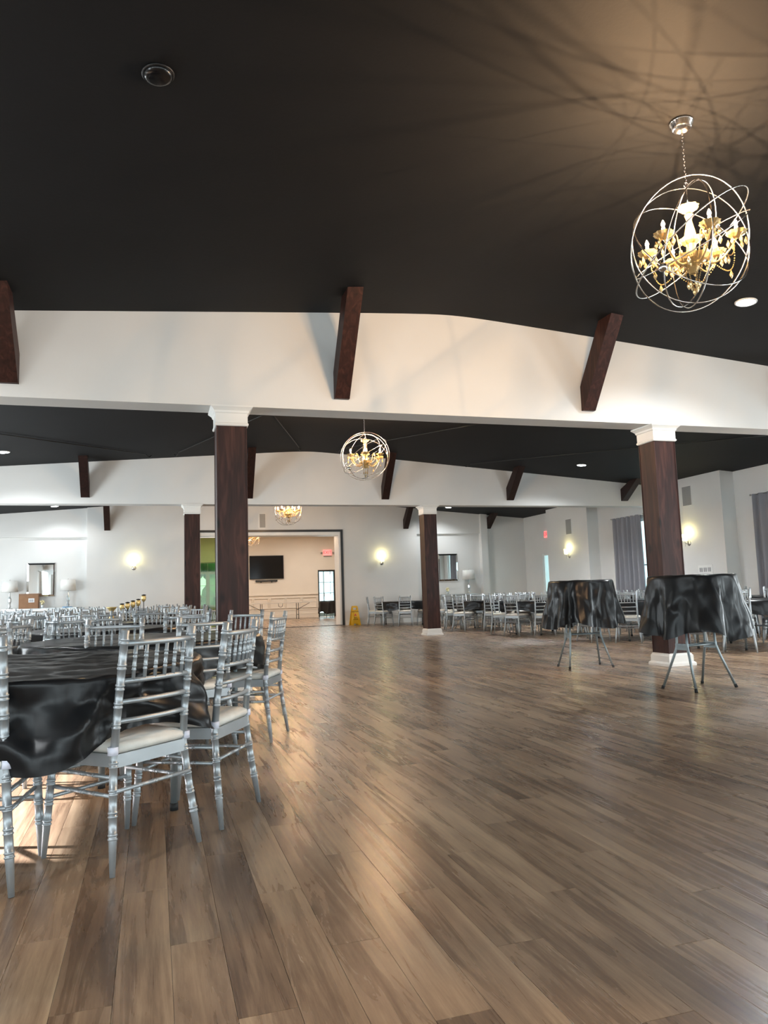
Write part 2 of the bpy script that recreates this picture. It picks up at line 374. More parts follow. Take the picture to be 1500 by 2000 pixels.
# right wall: piers proud of the wall with curtained windows between them
rw = MB(); T0, T1 = 13.0, 13.3
def xwall(mb, y0, y1, x0, x1, z0=0.0, z1=4.0): return mb.box(x0, x1, y0, y1, z0, z1)
wins = [(16.93, 18.75), (11.2, 13.35), (5.6, 7.6), (0.1, 2.1), (-5.4, -3.4)]
edges = [24.7, 22.2]  # door bay
door = (22.35, 23.2)
segs = []
xwall(rw, door[1], 24.7, T0, T1, 0, 3.72); xwall(rw, 18.75, door[0], T0, T1, 0, 3.72); xwall(rw, door[0], door[1], T0, T1, 2.2, 3.72)
prev = 18.75
for i, (a, b_) in enumerate(wins):
    if i: xwall(rw, b_, prev, T0, T1, 0, 3.72)
    rw.box(T0, T1, a, b_, 0, 0.25); rw.box(T0, T1, a, b_, 2.85, 3.72); prev = a
xwall(rw, YB, prev, T0, T1, 0, 3.72)
struct(rw.build('wall_right', M_wall))
for i, (a, b_) in enumerate(((19.7, 22.15), (14.05, 16.5), (8.35, 10.75), (2.9, 5.2), (-2.7, -0.7))):
    pb = MB().box(12.62, 13.0, a, b_, 0, 3.75); struct(pb.build('wall_right_pier', M_wall))
rb = MB()
for (a, b_, x) in ((22.15, 22.3, 13.0), (23.25, 24.4, 13.0), (19.7, 22.15, 12.62), (16.5, 19.7, 13.0), (14.05, 16.5, 12.62), (10.75, 14.05, 13.0), (8.35, 10.75, 12.62)):
    rb.box(x - 0.018, x, a, b_, 0, 0.15)
struct(rb.build('baseboard_right', M_trim))
for i, (a, b_) in enumerate(wins):
    wf = struct(obj('window_%d' % (i + 1), None, None, (13.1, (a + b_) / 2, 0.25)))
    hw = (b_ - a) / 2
    fr = MB().box(-.04, .04, -hw, -hw + .06, 0, 2.6).box(-.04, .04, hw - .06, hw, 0, 2.6).box(-.04, .04, -hw, hw, 0, .06).box(-.04, .04, -hw, hw, 2.54, 2.6).box(-.03, .03, -.025, .025, .06, 2.54).box(-.03, .03, -hw, hw, 1.3, 1.34)
    fr.build('window_frame', M_trim, wf); MB().box(-.008, .008, -hw + .05, hw - .05, .05, 2.55).build('pane', M_glass, wf)

# left wall (out of the frame) with windows, rear wall with tall windows
lw = MB(); lwins = [(-5.5, -3.3), (-0.2, 2.0), (5.6, 7.3), (11.1, 13.3), (16.95, 18.75), (20.9, 23.1)]
prev = YB
for (a, b_) in lwins:
    xwall(lw, prev, a, XL - .25, XL, 0, 3.8); lw.box(XL - .25, XL, a, b_, 0, .25); tp = 2.42 if a == 5.6 else 2.95; lw.box(XL - .25, XL, a, b_, tp, 3.8); prev = b_  # the sunlit opening is cut lower and narrower to shape the sun patch
    if a != 5.6: struct(MB().box(XL - .2, XL - .17, a, b_, .2, 3.0).build('window_blind', M_trim))  # unseen opaque panels added to keep the sun out of the other openings
xwall(lw, prev, 24.7, XL - .25, XL, 0, 3.8); struct(lw.build('wall_left', M_wall))
rr = MB(); prev = XL - .25
for x in (-4.2, 0.2, 4.6, 9.0):
    rr.box(prev, x - 1.6, YB - .25, YB, 0, 4.4); rr.box(x - 1.6, x + 1.6, YB - .25, YB, 0, .3); rr.box(x - 1.6, x + 1.6, YB - .25, YB, 3.1, 4.4); prev = x + 1.6
rr.box(prev, 13.3, YB - .25, YB, 0, 4.4); struct(rr.build('wall_rear', M_wall))

# ---------------------------------------------------------------- next room beyond the opening
NY = 34.6
nr = MB()
nr.box(-1.0, 1.93, NY, NY + .25, 0, 3.8); nr.box(2.75, 7.42, NY, NY + .25, 0, 3.8); nr.box(8.28, 10.2, NY, NY + .25, 0, 3.8)
nr.box(1.93, 2.75, NY, NY + .25, 2.66, 3.8); nr.box(7.42, 8.28, NY, NY + .25, 2.2, 3.8)
struct(nr.build('wall_next_room_back', M_wall2))
struct(MB().box(-1.25, -1.0, 24.7, NY + .25, 0, 3.8).build('wall_next_room_left', M_wall2))
struct(MB().box(10.0, 10.25, 24.7, NY + .25, 0, 3.8).build('wall_next_room_right', M_wall2))
struct(MB().box(-1.25, 10.25, 24.71, NY + .25, 3.8, 4.0).build('ceiling_next_room', M_wall2))
nb = MB(); nb.box(2.75, 7.40, NY - .06, NY, 1.07, 1.13).box(2.75, 7.40, NY - .02, NY, 0, 0.17).box(2.75, 7.40, NY - .03, NY, 0.17, .20).box(2.75, 7.40, NY - .015, NY, 0.36, .385)
struct(nb.build('trim_3', M_wall2))
x = 2.9
while x < 7.2:
    fp = MB(); a, b_ = x, x + .68
    fp.box(a, b_, NY - .04, NY, .93, .96).box(a, b_, NY - .04, NY, .46, .49).box(a, a + .03, NY - .04, NY, .49, .93).box(b_ - .03, b_, NY - .04, NY, .49, .93)
    struct(fp.build('trim_4', M_wall2)); x += .75
# glazed exit door of the next room
d = struct(obj('door_1', None, None, (7.85, NY, 0)))
MB().box(-.43, -.38, -.03, .12, 0, 2.2).box(.33, .43, -.03, .12, 0, 2.2).box(-.38, .33, -.03, .12, 2.12, 2.2).build('door_frame', M_black, d)
MB().box(-.38, .33, .06, .08, 0.05, 2.12).build('pane', M_glass, d)
MB().box(-.16, -.13, .03, .1, 0.05, 2.12).box(-.38, .33, .04, .09, 1.60, 1.625).box(-.38, .33, .04, .09, 1.10, 1.125).box(.16, .185, .04, .09, .05, 2.12).box(-.38, .33, .03, .1, 0.01, .2).build('muntins', mat('teal_grey_frame', (.25, .36, .38), .5), d)
MB().box(-.15, -.13, -.03, .03, .95, 1.1).build('door_handle', M_nickel, d)
# french window on its left with a transom
d = struct(obj('window_6', None, None, (2.34, NY, 0)))
gf = MB().box(-.41, -.37, -.02, .1, 0, 2.66).box(.37, .41, -.02, .1, 0, 2.66).box(-.37, .37, -.02, .1, 2.62, 2.66).box(-.37, .37, -.02, .1, 2.12, 2.24).box(-.08, .08, -.02, .1, .25, 2.12).box(-.37, .37, -.02, .1, 0, .72).box(-.012, .012, .02, .06, 2.24, 2.62)
for z in (1.1, 1.6): gf.box(-.37, -.08, .02, .06, z, z + .02).box(.08, .37, .02, .06, z, z + .02)
gf.build('window_frame', mat('olive_grey_frame', (.22, .22, .18), .5), d); MB().box(-.37, .37, .04, .05, .7, 2.62).build('pane', M_glass, d)
# green tinted glazed leaf standing in the left part of the opening
g = struct(obj('door_2', None, None, (1.0, 24.5, 0)))
MB().box(.43, 1.0, -.006, .006, .03, 3.0).build('pane', M_greenglass, g)
MB().box(.92, 1.0, -.02, .02, 0, 3.02).box(.43, .92, -.02, .02, 0, .06).box(.43, .92, -.02, .02, 2.97, 3.02).build('door_frame', M_nickel, g)
# garden outside
gh = MB()
for i in range(70):
    cx, cy, czz, rr_ = R.uniform(-3, 6), R.uniform(38.5, 42), R.uniform(0.2, 3.6), R.uniform(.5, 1.0)
    pr = []
    for a in range(7): t = PI * a / 6; pr.append((rr_ * math.sin(t) * R.uniform(.8, 1.1) + .01, -rr_ * math.cos(t)))
    gh.lathe(pr, 9, (cx, cy, czz))
tag(gh.build('hedge', M_leaf), 'green garden hedge seen outside through the green glass', 'hedge')
struct(MB().box(-12, 30, 34.9, 60, -.15, -.02).build('ground', M_grass))

# exit signs
def text_mesh(body, size, m_, name, parent, loc, rot, ext=0.002, align='CENTER'):
    cu = bpy.data.curves.new(name, 'FONT'); cu.body = body; cu.size = size; cu.extrude = ext; cu.align_x = align; cu.align_y = 'CENTER'; cu.resolution_u = 2
    t = bpy.data.objects.new(name, cu); COL.objects.link(t)
    dg = bpy.context.evaluated_depsgraph_get(); me = bpy.data.meshes.new_from_object(t.evaluated_get(dg)); bpy.data.objects.remove(t)
    me.materials.clear(); me.materials.append(m_)
    return obj(name, me, parent, loc, 0, rot)
s = thing('exit_sign', 'lit red exit sign on beige wall above the glazed door', 'exit sign', (7.9, NY, 3.02))
MB().box(-.2, .2, -.05, 0, -.13, .13).build('sign_body', M_exit, s)
text_mesh('EXIT', .2, M_exitw, 'lettering', s, (0, -.053, 0), (PI / 2, 0, 0))
for sx in (-.28, .28): MB().lathe([(.03, -.05), (.05, 0), (.03, .05)], 10).build('emergency_lamp', M_grille, s, (sx, -.05, -.02))
MB().box(-.19, .19, -.06, 0, -.19, -.15).build('battery_case', M_grille, s)
s = thing('exit_sign', 'lit red exit sign on white side wall above the narrow glass door', 'exit sign', (12.98, 22.75, 2.86))
MB().box(-.03, .0, -.18, .18, -.11, .11).build('sign_body', M_exit, s)
text_mesh('EXIT', .19, M_exitw, 'lettering', s, (-.033, 0, 0), (PI / 2, 0, -PI / 2))
# exit door in the right wall
d = struct(obj('door_3', None, None, (13.1, 22.775, 0)))
MB().box(-.06, .06, -.425, -.38, 0, 2.2).box(-.06, .06, .38, .425, 0, 2.2).box(-.06, .06, -.38, .38, 2.14, 2.2).build('door_frame', M_trim, d)
MB().box(-.02, .0, -.38, .38, .02, 2.14).build('pane', M_glass, d)

# ---------------------------------------------------------------- television, folding table, black-clothed table, wet floor sign
t = thing('television', 'large black flat television on the beige wall of next room', 'television', (5.0, NY, 2.38))
MB().box(-.79, .79, -.07, -.02, -.54, .54).build('bezel', M_black, t); MB().box(-.77, .77, -.075, -.069, -.52, .52).build('screen', M_tv, t); MB().box(-.2, .2, -.02, -.001, -.2, .2).build('wall_bracket', M_black, t)
t = thing('soundbar', 'slim black soundbar on the wall under the television', 'soundbar', (4.98, NY - .001, 1.75))
MB().box(-.5, .5, -.1, -.0, -.035, .035).build('body', M_black, t)
for sx in (-.25, .25): MB().box(sx - .02, sx + .02, -.06, 0, -.08, -.035).build('bracket', M_black, t)
t = thing('folding_table', 'long bare folding table in front of wainscot wall', 'table', (5.6, 32.9, 0))
MB().box(-1.9, 1.3, -.38, .38, .71, .745).build('tabletop', M_table, t)
M_dk = mat('bronze_steel', (.05, .04, .035), .4, metal=.4)
for sx in (-1.1, .5):
    MB().tube([(sx, -.28, 0), (sx, -.25, .4), (sx, -.25, .71)], .014).tube([(sx, .28, 0), (sx, .25, .4), (sx, .25, .71)], .014).tube([(sx, -.27, .2), (sx, .27, .2)], .01).build('leg', M_dk, t)
    MB().tube([(sx, 0, .42), (sx + (.55 if sx > 0 else -.55), 0, .70)], .01).tube([(sx, -.25, .42), (sx, .25, .42)], .01).build('brace', M_dk, t)
MB().tube([(-.35, 0, .7), (-.33, 0, .58), (-.25, 0, .54), (-.17, 0, .58), (-.15, 0, .7)], .01).build('latch', M_dk, t)

def pln(u, v, nu, seed):
    # piecewise linear noise: flat facets meeting in sharp creases, periodic in u
    def h(i, j): return math.modf(math.sin((i % nu) * 127.1 + j * 311.7 + seed * 74.7) * 43758.5453)[0]
    i, j = math.floor(u), math.floor(v); a, b_ = u - i, v - j
    if (i + j) % 2 == 0:
        if a > b_: return h(i, j) * (1 - a) + h(i + 1, j) * (a - b_) + h(i + 1, j + 1) * b_
        return h(i, j) * (1 - b_) + h(i, j + 1) * (b_ - a) + h(i + 1, j + 1) * a
    if a + b_ < 1: return h(i, j) * (1 - a - b_) + h(i + 1, j) * a + h(i, j + 1) * b_
    return h(i + 1, j + 1) * (a + b_ - 1) + h(i, j + 1) * (1 - a) + h(i + 1, j) * (1 - b_)
def make_cloth(name, r, z, drop, folds, amp, flare, seed, nseg=96, rings=14, corner=0.12, crumple=0.012, top_wr=0.004, phase=0.3, bulge=None, dropf=None, vert=1.0):
    mb = MB(); vs = []; fs = []
    n_top = 22 if nseg > 150 else 10
    for i in range(n_top + 1):
        rr_ = r * (0.02 + 0.98 * i / n_top)
        for j in range(nseg):
            a = 2 * PI * j / nseg
            p = Vector((rr_ * math.cos(a), rr_ * math.sin(a), 0))
            dz = top_wr * (.7 * noise.noise(Vector((p.x * 5, p.y * 9, seed))) + 0.9 * pln(p.x * 6 + 40, p.y * 9 + 40, 1000, seed) + .4 * pln(p.x * 15 + p.y * 6 + 90, p.y * 17 + 90, 1000, seed + 2))
            vs.append((p.x, p.y, z + 0.004 + dz - (0.004 if i == n_top else 0)))
    for i in range(1, rings + 1):
        t_ = i / rings
        for j in range(nseg):
            a = 2 * PI * j / nseg
            d_ = drop * (1 + corner * math.cos(4 * a + phase) + 0.10 * noise.noise(Vector((math.cos(a) * 2, math.sin(a) * 2, seed))))
            if dropf: d_ += dropf(a)
            fo = math.sin(folds * a + 2.2 * noise.noise(Vector((math.cos(a) * 1.7, math.sin(a) * 1.7, seed + 9))) + phase)
            fo = math.copysign(abs(fo) ** 0.7, fo)
            rad = r + 0.006 + flare * t_ + amp * fo * (t_ ** 0.8) + crumple * .7 * noise.noise(Vector((math.cos(a) * 6, math.sin(a) * 6, t_ * 3 + seed))) * min(1, t_ * 3)
            if bulge: rad += bulge(a, t_)
            n1_ = max(6, round(2 * PI * r / .15)); n2_ = n1_ * 2 + 3; wv = .5 * noise.noise(Vector((math.cos(a) * 3, math.sin(a) * 3, t_ * 2 + seed)))
            ridged = crumple * (1.3 * pln(a / (2 * PI) * n1_ + wv, t_ * drop / (.16 * vert) + wv, n1_, seed) + .75 * pln(a / (2 * PI) * n2_ - wv, t_ * drop / (.07 * vert) + wv, n2_, seed + 3)) * min(1, t_ * 4)
            vs.append(((rad + ridged) * math.cos(a), (rad + ridged) * math.sin(a), z - d_ * t_))
    tot = n_top + rings + 1
    for i in range(tot - 1):
        for j in range(nseg): fs.append((i * nseg + j, i * nseg + (j + 1) % nseg, (i + 1) * nseg + (j + 1) % nseg, (i + 1) * nseg + j))
    fs.append(tuple(range(nseg))[::-1])
    mb.add(vs, fs, True)
    return mb.mesh(name, M_plastic)

c = obj('tablecloth', make_cloth('tablecloth', .42, .755, .52, 9, .03, .04, 3.3, 48, 6), None, (7.46, 32.6, 0)); tag(c, 'black plastic cloth on small table beneath the glazed door', 'tablecloth')
t = thing('small_table', 'small table under black cloth beside the glazed door', 'table', (7.46, 32.6, 0))
MB().lathe([(.40, .725), (.41, .735), (.41, .745), (.40, .75)], 32).build('tabletop', M_plywood, t)
for sx in (-.12, .05, .14): MB().tube([(sx, 0, 0), (sx, 0, .73)], .012, 6).build('leg', M_greyleg, t)

w_ = thing('wet_floor_sign', 'yellow folding wet floor sign standing right of the wide opening', 'sign', (6.36, 24.0, 0))
def sign_panel(sgn):
    mb = MB(); th = .012; outer = [(-.15, 0), (-.105, .60), (-.09, .63), (.09, .63), (.105, .60), (.15, 0), (.09, 0), (.06, .04), (-.06, .04), (-.09, 0)]
    def P(u, v, o): return (u, sgn * (.13 * (1 - v / .63) + .012) + o, v)
    # panel with a hand hole: build as strips
    def quad(u0, v0, u1, v1, u2, v2, u3, v3):
        mb.add([P(u0, v0, 0), P(u1, v1, 0), P(u2, v2, 0), P(u3, v3, 0), P(u0, v0, th * sgn), P(u1, v1, th * sgn), P(u2, v2, th * sgn), P(u3, v3, th * sgn)],
               [(0, 1, 2, 3), (7, 6, 5, 4), (0, 4, 5, 1), (1, 5, 6, 2), (2, 6, 7, 3), (3, 7, 4, 0)])
    quad(-.165, 0, -.08, 0, -.06, .05, -.158, .05); quad(.08, 0, .165, 0, .158, .05, .06, .05)
    quad(-.158, .05, .158, .05, .113, .50, -.113, .50)
    quad(-.113, .50, -.06, .50, -.06, .57, -.105, .57); quad(.06, .50, .113, .50, .105, .57, .06, .57); quad(-.105, .57, .105, .57, .09, .63, -.09, .63)
    return mb
sign_panel(-1).build('front_panel', M_yellow, w_); sign_panel(1).build('rear_panel', M_yellow, w_)
tl = math.atan2(.13, .63)
for body, sz, zz in (('CAUTION', .052, .44), ('WET', .05, .24), ('FLOOR', .05, .19)):
    yy = -(.13 * (1 - zz / .63) + .012) - .015
    text_mesh(body, sz, M_ink, 'lettering', w_, (0, yy, zz), (PI / 2 - tl, 0, 0))
tri = MB().prism([(-.045, -.035), (.045, -.035), (0, .045)], 'z', 0, .002); tri.build('warning_triangle', mat('red_print', (.5, .04, .02), .5), w_, (0, -(.13 * (1 - .34 / .63) + .012) - .014, .34), rot=(PI / 2 - tl, 0, 0))

# ---------------------------------------------------------------- columns and braces
def column(x, y, label):
    t_ = thing('column', label, 'column', (x, y, 0), group='dark wooden columns under the headers')
    h = .155
    MB().box(-h, h, -h, h, .12, 2.88).build('shaft', M_wood, t_)
    e = MB()
    for sx in (-1, 1):
        for sy in (-1, 1): e.box(sx * h - .006, sx * h + .006, sy * h - .006, sy * h + .006, .12, 2.87)
    e.build('corner_bead', M_wood, t_)
    def sq(mb, prof):
        vs = []; fs = []
        for (r_, z) in prof: vs += [(-r_, -r_, z), (r_, -r_, z), (r_, r_, z), (-r_, r_, z)]
        n = len(prof)
        for i in range(n - 1):
            for j in range(4): fs.append((i * 4 + j, i * 4 + (j + 1) % 4, (i + 1) * 4 + (j + 1) % 4, (i + 1) * 4 + j))
        fs.append((3, 2, 1, 0)); fs.append(tuple((n - 1) * 4 + j for j in range(4)))
        return mb.add(vs, fs)
    sq(MB(), [(.168, 2.865), (.178, 2.875), (.178, 2.89), (.170, 2.90), (.170, 3.00), (.180, 3.01), (.185, 3.03), (.205, 3.05), (.222, 3.065), (.222, 3.0795)]).build('capital', M_trim, t_)
    sq(MB(), [(.205, 0.0), (.205, .028), (.19, .045), (.182, .05), (.182, .125), (.175, .13), (.170, .145), (.160, .155)]).build('plinth', M_trim, t_)
    return t_
column(.80, 8.12, 'near left dark wood column with white capital behind the silver chairs')
column(6.32, 8.12, 'near right dark wood column behind the two draped cocktail tables')
column(.80, 16.72, 'far left dark column beside the green tinted glass')
column(6.32, 16.72, 'far right dark column standing alone with white plinth')

BX = [-1.37, 2.02, 5.20, 8.45, 11.75]
def brace(x, y, label):
    t_ = thing('wall_brace', label, 'brace', (x, y, 0), group='dark slanted braces between header and ceiling')
    zc = cz(x)
    poly = [(0.0, 3.21), (-.05, 3.21), (-.77, zc + .04), (-.50, zc + .04), (0.0, 3.52)]
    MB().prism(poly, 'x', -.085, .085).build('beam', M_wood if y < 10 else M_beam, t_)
names1 = ['short dark brace on near header at left edge of picture', 'dark reddish brace in the middle of near header', 'dark reddish brace on near header above the right column']
for x, l in zip(BX[:3], names1): brace(x, 7.95, l)
for x, l in zip(BX[3:], ('dark brace on near header beyond right edge', 'dark brace on near header by the right wall')): brace(x, 7.95, l)
names2 = ['leftmost dark brace on the far header', 'dark brace on far header just right of near left column', 'dark brace on far header right of middle chandelier', 'dark brace on far header right of the far right column', 'rightmost dark brace on far header beside near right column']
for x, l in zip(BX, names2): brace(x, 16.55, l)
for x, yy, l in ((BX[0], 24.3, 'small dark brace on back wall above the left niche'), (BX[3] - .1, 24.3, 'small dark brace on back wall above the lone far column'), (BX[4] - .2, 24.46, 'small dark brace on back wall by the right corner')): brace(x, yy, l)

# ---------------------------------------------------------------- ceiling fixtures
def lamp(name, kind, energy, color, parent, loc, radius, spot=2.6):
    l = bpy.data.lights.new(name, kind); l.energy = energy; l.color = color; l.shadow_soft_size = radius
    if kind == 'SPOT': l.spot_size = spot; l.spot_blend = 0.6
    o = bpy.data.objects.new(name, l); COL.objects.link(o); o.location = loc; o.parent = parent
    return o
def can(x, y, label, power=330):
    z = cz(x); tilt = -math.atan(SL) if x > RX else math.atan(SL)
    t_ = thing('recessed_light', label, 'ceiling light', (x, y, z), group='round recessed ceiling lights', rot=(0, -tilt, 0))
    MB().lathe([(.096, -.004), (.100, -.014), (.114, -.012), (.117, -.001), (.096, -.001)], 28).build('trim_ring', M_white, t_)
    MB().lathe([(.001, -.018), (.05, -.017), (.095, -.012), (.096, -.004)], 24).build('lens', M_can, t_)
    lamp('downlight', 'SPOT', power, (0.93, 0.97, 1.0), t_, (0, 0, -.03), .06)
can(6.28, 6.38, 'bright recessed light right below the near chandelier')
can(9.58, 15.03, 'recessed light in middle bay between braces and near right column')
can(-2.68, 15.09, 'recessed light in middle bay at left edge of picture')
can(-2.77, 23.42, 'recessed light in far bay on the left', 110)
can(9.59, 23.35, 'recessed light in far bay on the right', 150)
for x, y, l, pw in ((-2.7, 6.4, 'recessed light left of the picture in near bay', 330), (-2.7, .8, 'recessed light overhead to the left of camera', 330), (9.6, .8, 'recessed light overhead to the right of camera', 330),  # unseen extra downlights added to brighten the bays
                (-2.7, 9.2, 'recessed light hidden behind near header on the left', 450), (9.6, 9.2, 'recessed light hidden behind near header on the right', 800), (-2.7, 18.0, 'recessed light hidden behind far header on the left', 330), (9.6, 18.0, 'recessed light hidden behind far header on the right', 800)): can(x, y, l, pw)
t = thing('smoke_detector', 'black round smoke detector on the dark near ceiling', 'smoke detector', (0.02, 4.2, cz(0.02)), rot=(0, -math.atan(SL), 0))
MB().lathe([(.085, 0), (.085, -.02), (.07, -.035), (.05, -.04), (.01, -.042)][::-1], 28).build('housing', mat('black_gloss', (.006, .006, .007), .2), t)
MB().lathe([(.088, -.012), (.094, -.008), (.094, -.001), (.088, -.001)], 28).build('rim', M_black, t)

def cable(a, b_, label, hook=True):
    pts = []
    for i in range(7):
        x = a[0] + (b_[0] - a[0]) * i / 6; y = a[1] + (b_[1] - a[1]) * i / 6; pts.append((x, y, cz(x) - .022))
    t_ = thing('ceiling_cable', label, 'cable', (0, 0, 0), group='thin black cables under the middle bay ceiling')
    MB().tube(pts, .009, 6).build('cord', M_black, t_)
    if hook:
        e = pts[-1]; d_ = (Vector(pts[-1]) - Vector(pts[-2])).normalized()
        MB().tube([e, Vector(e) + d_ * .03 + Vector((0, 0, -.03)), Vector(e) + d_ * .10 + Vector((0, -.02, -.06)), Vector(e) + d_ * .16 + Vector((0, -.02, -.02))], .012, 6).build('hook', M_black, t_)
cable((-2.52, 13.4), (-.16, 15.9), 'thin cable on middle ceiling behind the left recessed light')
cable((1.9, 12.6), (.48, 15.9), 'thin cable passing behind the near left column')
cable((1.95, 12.6), (3.05, 15.9), 'thin cable between near left column and middle chandelier')
cable((5.9, 12.4), (4.0, 15.9), 'thin cable right of the middle chandelier')
cable((11.0, 10.9), (7.2, 16.1), 'long thin cable crossing behind the near right column')

# chandeliers
def chandelier_proto(r, label, near_):
    t_ = thing('chandelier', label, 'chandelier', (RX + .2, 4.1, cz(RX + .2)), group='crystal orb chandeliers along the ridge')
    zc = -.92; ns = 56 if near_ else 40
    tiltc = Vector((.78, .25, .57)).normalized()
    MB().lathe([(.02, -.035), (.055, -.036), (.06, -.05), (.066, -.05), (.068, -.03), (.076, -.028), (.078, -.014), (.083, -.012), (.083, -.001)], 28).build('canopy', M_chrome, t_)
    ch = MB(); z = -.05; i = 0
    while z > zc + r + .01:
        c_ = Vector((0, 0, z - .013)); pts = []
        for k in range(8):
            a = 2 * PI * k / 8; u = .0065 * math.cos(a); v = .015 * math.sin(a)
            pts.append(c_ + (Vector((u, 0, v)) if i % 2 else Vector((0, u, v))))
        ch.tube(pts, .0026, 5, closed=True); z -= .023; i += 1
    ch.build('chain', M_chrome, t_)
    MB().tube([(.02 * math.cos(2 * PI * k / 12), 0, zc + r + .02 + .02 * math.sin(2 * PI * k / 12)) for k in range(12)], .004, 6, closed=True).build('top_loop', M_chrome, t_)
    # orb rings sharing the tilted axis, plus loose outer ones
    def ring(rad, axis, spin, off=(0, 0, 0), bw_=.0048):
        ax = Vector(axis).normalized(); u = ax.orthogonal().normalized(); v = ax.cross(u)
        e1 = ax; e2 = (u * math.cos(spin) + v * math.sin(spin))
        pts = [Vector(off) + (e1 * math.cos(2 * PI * k / ns) + e2 * math.sin(2 * PI * k / ns)) * rad for k in range(ns)]
        return MB().tube(pts, bw_, 6, closed=True).build('orb_ring', M_chrome, t_, (0, 0, zc))
    for k in range(3): ring(r - .006 * k, tiltc, k * PI / 3 + .2)
    ring(r, (0, 0, 1), .4); ring(r - .004, (0, 0, 1), 2.1)
    ax2 = Vector((.9, -.2, .25)); ring(r + .03, ax2, 1.2); ring(r + .05, Vector((.8, .3, .35)), 1.9, bw_=.005)
    for sg in (1, -1):
        q = tiltc.to_track_quat('Z', 'Y').to_euler(); pos = tiltc * (r * sg)
        MB().lathe([(.012, -.03), (.028, -.02), (.03, 0), (.028, .02), (.012, .03)], 14).build('hub', M_chrome, t_, (pos.x, pos.y, pos.z + zc), rot=q)
    # crystal column
    MB().tube([(0, 0, zc + r), (0, 0, zc + .28)], .005, 6).build('stem_rod', M_chrome, t_)
    def cup(rad, mb=None, o=(0, 0, 0)):
        mb = mb or MB(); n = 20; vs = []; fs = []
        prof = [(.15, -.35), (.45, -.25), (.8, 0), (1.0, .3), (.86, .22), (.4, -.1), (.12, -.2)]
        for (a_, z_) in prof:
            for j in range(n):
                a = 2 * PI * j / n; s_ = 1 + (.09 if j % 2 else -.05) * (a_ > .6)
                vs.append((o[0] + rad * a_ * s_ * math.cos(a), o[1] + rad * a_ * s_ * math.sin(a), o[2] + rad * z_))
        for i_ in range(len(prof) - 1):
            for j in range(n): fs.append((i_ * n + j, i_ * n + (j + 1) % n, (i_ + 1) * n + (j + 1) % n, (i_ + 1) * n + j))
        return mb.add(vs, fs)
    cup(.07).build('crystal_dish', M_crystal, t_, (0, 0, zc + .26))
    MB().lathe([(.012, .25), (.03, .22), (.018, .18), (.035, .10), (.045, .04), (.03, -.02), (.04, -.06), (.06, -.10), (.03, -.14), (.05, -.17), (.02, -.21)][::-1], 12, smooth=False).build('crystal_stem', M_crystal, t_, (0, 0, zc))
    cup(.11).build('crystal_dish', M_crystal, t_, (0, 0, zc - .12)); cup(.075).build('crystal_dish', M_crystal, t_, (0, 0, zc + .02))
    def drop(s_):
        n = 6; return MB().lathe([(.002 * s_, .03 * s_), (.006 * s_, .018 * s_), (.014 * s_, 0), (.010 * s_, -.012 * s_), (.001 * s_, -.03 * s_)][::-1], n, smooth=False).mesh('crystal_drop', M_crystal)
    dm = drop(1.0); d2 = drop(.7)
    beads = MB()
    def bead(p, b_=.006):
        beads.add([(p[0] + b_, p[1], p[2]), (p[0] - b_, p[1], p[2]), (p[0], p[1] + b_, p[2]), (p[0], p[1] - b_, p[2]), (p[0], p[1], p[2] + b_), (p[0], p[1], p[2] - b_)],
                  [(0, 2, 4), (2, 1, 4), (1, 3, 4), (3, 0, 4), (2, 0, 5), (1, 2, 5), (3, 1, 5), (0, 3, 5)])
    AR = .29; am = None
    for k in range(6):
        a = 2 * PI * k / 6 + .25; cs, sn = math.cos(a), math.sin(a)
        path = []
        for i_ in range(11):
            u = i_ / 10; rad = .03 + (AR - .03) * u; zz = -.12 - .07 * math.sin(u * PI * .9) + .12 * u ** 2
            path.append((rad * cs, rad * sn, zz))
        MB().tube(path, .007, 6).build('arm', M_crystal, t_, (0, 0, zc))
        ez = path[-1][2]
        cup(.066).build('candle_cup', M_crystal, t_, (AR * cs, AR * sn, zc + ez + .02))
        MB().tube([(0, 0, 0), (0, 0, .06)], .011, 8).build('candle', M_white, t_, (AR * cs, AR * sn, zc + ez + .02))
        MB().lathe([(.004, 0), (.011, .012), (.013, .022), (.008, .038), (.001, .052)], 8).build('bulb', M_bulb, t_, (AR * cs, AR * sn, zc + ez + .082))
        lamp('bulb_filament', 'POINT', 110.0 if near_ else 60.0, (1.0, 0.62, 0.33), t_, (AR * cs, AR * sn, zc + ez + .105), .004)
        nd = 6 if near_ else 2
        for j in range(nd):
            b2 = a + 2 * PI * j / nd; obj('crystal_drop', dm, t_, ((AR * cs + .055 * math.cos(b2)), AR * sn + .055 * math.sin(b2), zc + ez - .035), b2)
        # scroll with a hanging drop
        MB().tube([(.10 * cs, .10 * sn, -.14), (.13 * cs, .13 * sn, -.05), (.15 * cs, .15 * sn, .03), (.17 * cs, .17 * sn, .045), (.185 * cs, .185 * sn, .025)], .005, 5).build('scroll', M_crystal, t_, (0, 0, zc))
        obj('crystal_drop', dm, t_, (.188 * cs, .188 * sn, zc - .01), a)
        for q in range(22 if near_ else 12):
            u = q / (21 if near_ else 11); b2 = a + u * PI / 3; sag = .10 * math.sin(PI * u)
            bead((AR * .93 * math.cos(b2), AR * .93 * math.sin(b2), -.085 - sag))
        if near_ or k % 2 == 0: obj('crystal_drop', dm, t_, (AR * .93 * math.cos(a + PI / 6), AR * .93 * math.sin(a + PI / 6), zc - .22), a)
        for q in range(8): bead((.06 * cs * (1 - .06 * q), .06 * sn * (1 - .06 * q), -.16 - .014 * q), .006)
        obj('crystal_drop', dm, t_, (.035 * cs, .035 * sn, zc - .29), a)
        obj('crystal_drop', d2, t_, (.10 * math.cos(a + .5), .10 * math.sin(a + .5), zc - .175), a)
